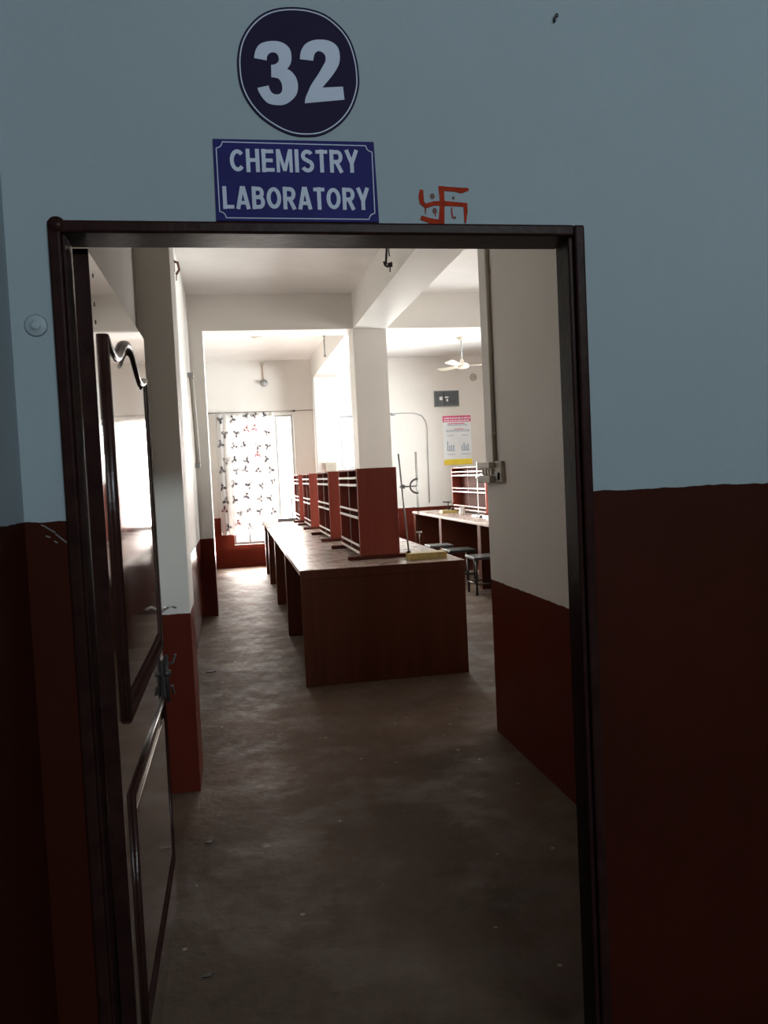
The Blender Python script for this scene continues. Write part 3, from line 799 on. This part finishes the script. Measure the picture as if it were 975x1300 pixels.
def dark_picture():
    e = empty('framed_board', (3.99, YB, 2.755)); tag(e, 'dark framed board above the poster on the far wall', 'picture')
    child(MB().box(3.765, 4.22, YB-.02, YB, 2.77, 3.045, .003).build('board', m_slate), e)
    b = MB()
    for a in ((3.755, 4.23, 3.04, 3.055), (3.755, 4.23, 2.76, 2.775), (3.755, 3.77, 2.76, 3.055), (4.215, 4.23, 2.76, 3.055)): b.box(a[0], a[1], YB-.028, YB, a[2], a[3], .002)
    child(b.build('frame', mat('grey green frame', (.14, .16, .155), .4)), e)
    b = MB(); b.box(3.855, 3.915, YB-.022, YB-.019, 2.88, 2.945, 0); b.box(3.985, 4.02, YB-.022, YB-.019, 2.855, 2.90, 0); b.box(3.96, 4.03, YB-.022, YB-.019, 2.92, 2.945, 0)
    tag(child(b.build('pale_labels', m_pap), e), 'pale pink white patches')
    b = MB(); b.box(3.935, 3.955, YB-.023, YB-.019, 2.78, 3.02, 0); b.box(3.975, 3.985, YB-.023, YB-.019, 2.80, 2.90, 0); child(b.build('dark_strip', m_blk), e)
dark_picture()

def poster():
    x0, x1, z0, z1 = 3.90, 4.445, 1.665, 2.585; w_, h = x1-x0, z1-z0; y = YB
    e = empty('poster', ((x0+x1)/2, y, z0)); tag(e, 'white printed poster with pink heading and yellow foot on the far wall', 'poster')
    child(MB().box(x0, x1, y-.004, y-.0005, z0, z1, 0).build('sheet', m_pap), e)
    child(MB().box(x0, x1, y-.005, y-.003, z1-.095*h-.03, z1, 0).build('heading_band', m_pink), e)
    child(MB().box(x0, x1, y-.005, y-.003, z0, z0+.115*h, 0).build('foot_band', m_yprint), e)
    b = MB()
    def lines(za, n, xa, xb, t=.006, gap=.011):
        for k in range(n):
            q = xa
            while q < xb-.01:
                L = random.uniform(.012, .045); b.box(q, min(q+L, xb), y-.0055, y-.0035, za-k*gap-t, za-k*gap, 0); q += L+random.uniform(.006, .014)
    lines(z1-.175*h, 3, x0+.09, x0+.47); lines(z1-.285*h, 4, x0+.06, x1-.02); lines(z1-.395*h, 2, x0+.08, x0+.20); lines(z1-.395*h, 2, x0+.36, x0+.48)
    lines(z0+.225*h, 2, x0+.07, x0+.22); lines(z0+.225*h, 2, x0+.34, x1-.03)
    for a in (x0+.07, x0+.35):
        for k in range(4):
            b.box(a+k*.038, a+k*.038+.018, y-.0055, y-.0035, z0+.30*h, z0+.30*h+random.uniform(.06, .19), 0)
        b.box(a-.01, a+.15, y-.0055, y-.0035, z0+.285*h, z0+.297*h, 0)
    child(b.build('printed_text_and_diagrams', m_ink), e)
    b = MB()
    for k in range(2):
        q = x0+.03
        while q < x1-.05:
            L = random.uniform(.02, .06); b.box(q, q+L, y-.0062, y-.0045, z1-.035-k*.045-.022, z1-.035-k*.045, 0); q += L+.014
    child(b.build('heading_lettering', m_pap), e)
    b = MB(); q = x0+.14; b.box(x0+.10, x0+.42, y-.0062, y-.0035, z1-.168*h, z1-.152*h, 0); b.box(x0+.22, x0+.40, y-.0062, y-.0035, z1-.28*h, z1-.268*h, 0)
    child(b.build('pink_subheads', m_pink), e)
poster()

b = MB()
b.tube([(2.90, YB-.015, 2.655), (3.10, YB-.012, 2.665), (3.35, YB-.012, 2.66), (3.50, YB-.012, 2.61), (3.575, YB-.012, 2.51), (3.60, YB-.012, 2.38), (3.59, YB-.012, 1.80), (3.58, YB-.012, .98)], .0065, 8)
b.tube([(2.90, YB-.02, 2.655), (2.985, YB-.03, 2.64)], .022, 8)
tag(b.build('wall_cable', m_grey), 'grey cable looping down the far wall between window and poster', 'cable')
b = MB(); b.box(1.60, 1.81, 14.255, 14.3, 1.645, 1.80, .006); b.box(1.62, 1.79, 14.245, 14.256, 1.665, 1.78, .003)
tag(b.build('switchboard', m_cream), 'cream switchboard on the far wall pillar', 'switchboard')
b = MB(); b.tube([(1.462, 14.32, .05), (1.462, 14.32, 3.28)], .012, 8)
tag(b.build('conduit_pipe', m_white), 'white conduit up the left side of the far pillar', 'conduit')

# left wall: tube light and broken bracket
e = empty('tube_light', (XL, 9.1, 1.75)); tag(e, 'slanting tube lamp batten on left wall beyond the door', 'tube lamp')
child(MB().tube([(XL+.028, 8.80, 2.70), (XL+.028, 9.36, 1.75)], .016, 8).build('batten', m_cream), e)
child(MB().tube([(XL+.05, 8.82, 2.66), (XL+.05, 9.34, 1.79)], .013, 10).build('glass_tube', m_white), e)
b = MB(); b.box(XL+.001, XL+.06, 9.33, 9.40, 1.72, 1.78, .006); b.box(XL+.001, XL+.06, 8.78, 8.84, 2.67, 2.72, .006)
child(b.build('end_holders', m_grey), e)
b = MB(); b.tube([(XL, 7.35, 3.50), (XL+.04, 7.36, 3.49), (XL+.05, 7.40, 3.44), (XL+.02, 7.44, 3.41)], .012, 8)
b.box(XL, XL+.012, 7.31, 7.42, 3.42, 3.52, .003); b.tube([(XL+.02, 7.44, 3.41), (XL+.015, 7.5, 3.37)], .006, 6)
tag(b.build('wall_bracket', mat('rusty brown bracket', (.16, .09, .06), .7)), 'small rusty bracket high on the left wall', 'bracket')

# partition: conduit and switchboard
b = MB(); b.tube([(1.443, 4.335, 3.28), (1.443, 4.335, 1.585)], .012, 8)
for z in (1.75, 2.2, 2.65): b.box(1.435, 1.455, 4.318, 4.352, z-.01, z+.01, .002)
tag(b.build('conduit_pipe', m_cream), 'cream conduit running down the partition wall to the switchboard', 'conduit')
def swb():
    e = empty('switchboard', (1.455, 4.38, 1.47)); tag(e, 'cream switchboard at the edge of the partition wall', 'switchboard')
    child(MB().box(1.43, 1.455, 4.20, 4.525, 1.475, 1.592, .004).build('back_box', m_cream), e)
    child(MB().box(1.395, 1.43, 4.30, 4.525, 1.475, 1.512, .004).build('lower_ledge', m_cream), e)
    child(MB().box(1.395, 1.43, 4.30, 4.525, 1.555, 1.590, .004).build('upper_ledge', m_cream), e)
    child(MB().box(1.418, 1.431, 4.225, 4.275, 1.49, 1.53, .003).build('socket', m_blk), e)
    for k in range(4): child(MB().box(1.415, 1.431, 4.32+k*.05, 4.35+k*.05, 1.518, 1.548, .003).build('switch', m_plas), e)
swb()

for (x, y, L) in ((-.19, 3.50, 'small dark scrap on the floor just past the door leaf'), (-.165, 2.54, 'dark scrap on the floor below the door leaf, nearest the doorway')):
    b = MB(); b.prism([(x-.018, y-.008), (x-.004, y+.012), (x+.017, y+.006), (x+.006, y-.012)], 'z', 0, .004)
    tag(b.build('scrap', m_blk), L, 'scrap', 'scraps on the floor')
# scrap on the floor
b = MB(); b.prism([(-.31, 6.69), (-.285, 6.72), (-.25, 6.715), (-.23, 6.695), (-.26, 6.68)], 'z', .0, .006)
tag(b.build('scrap', m_blk), 'small dark scrap lying on the floor left of the centre bench', 'scrap', 'scraps on the floor')
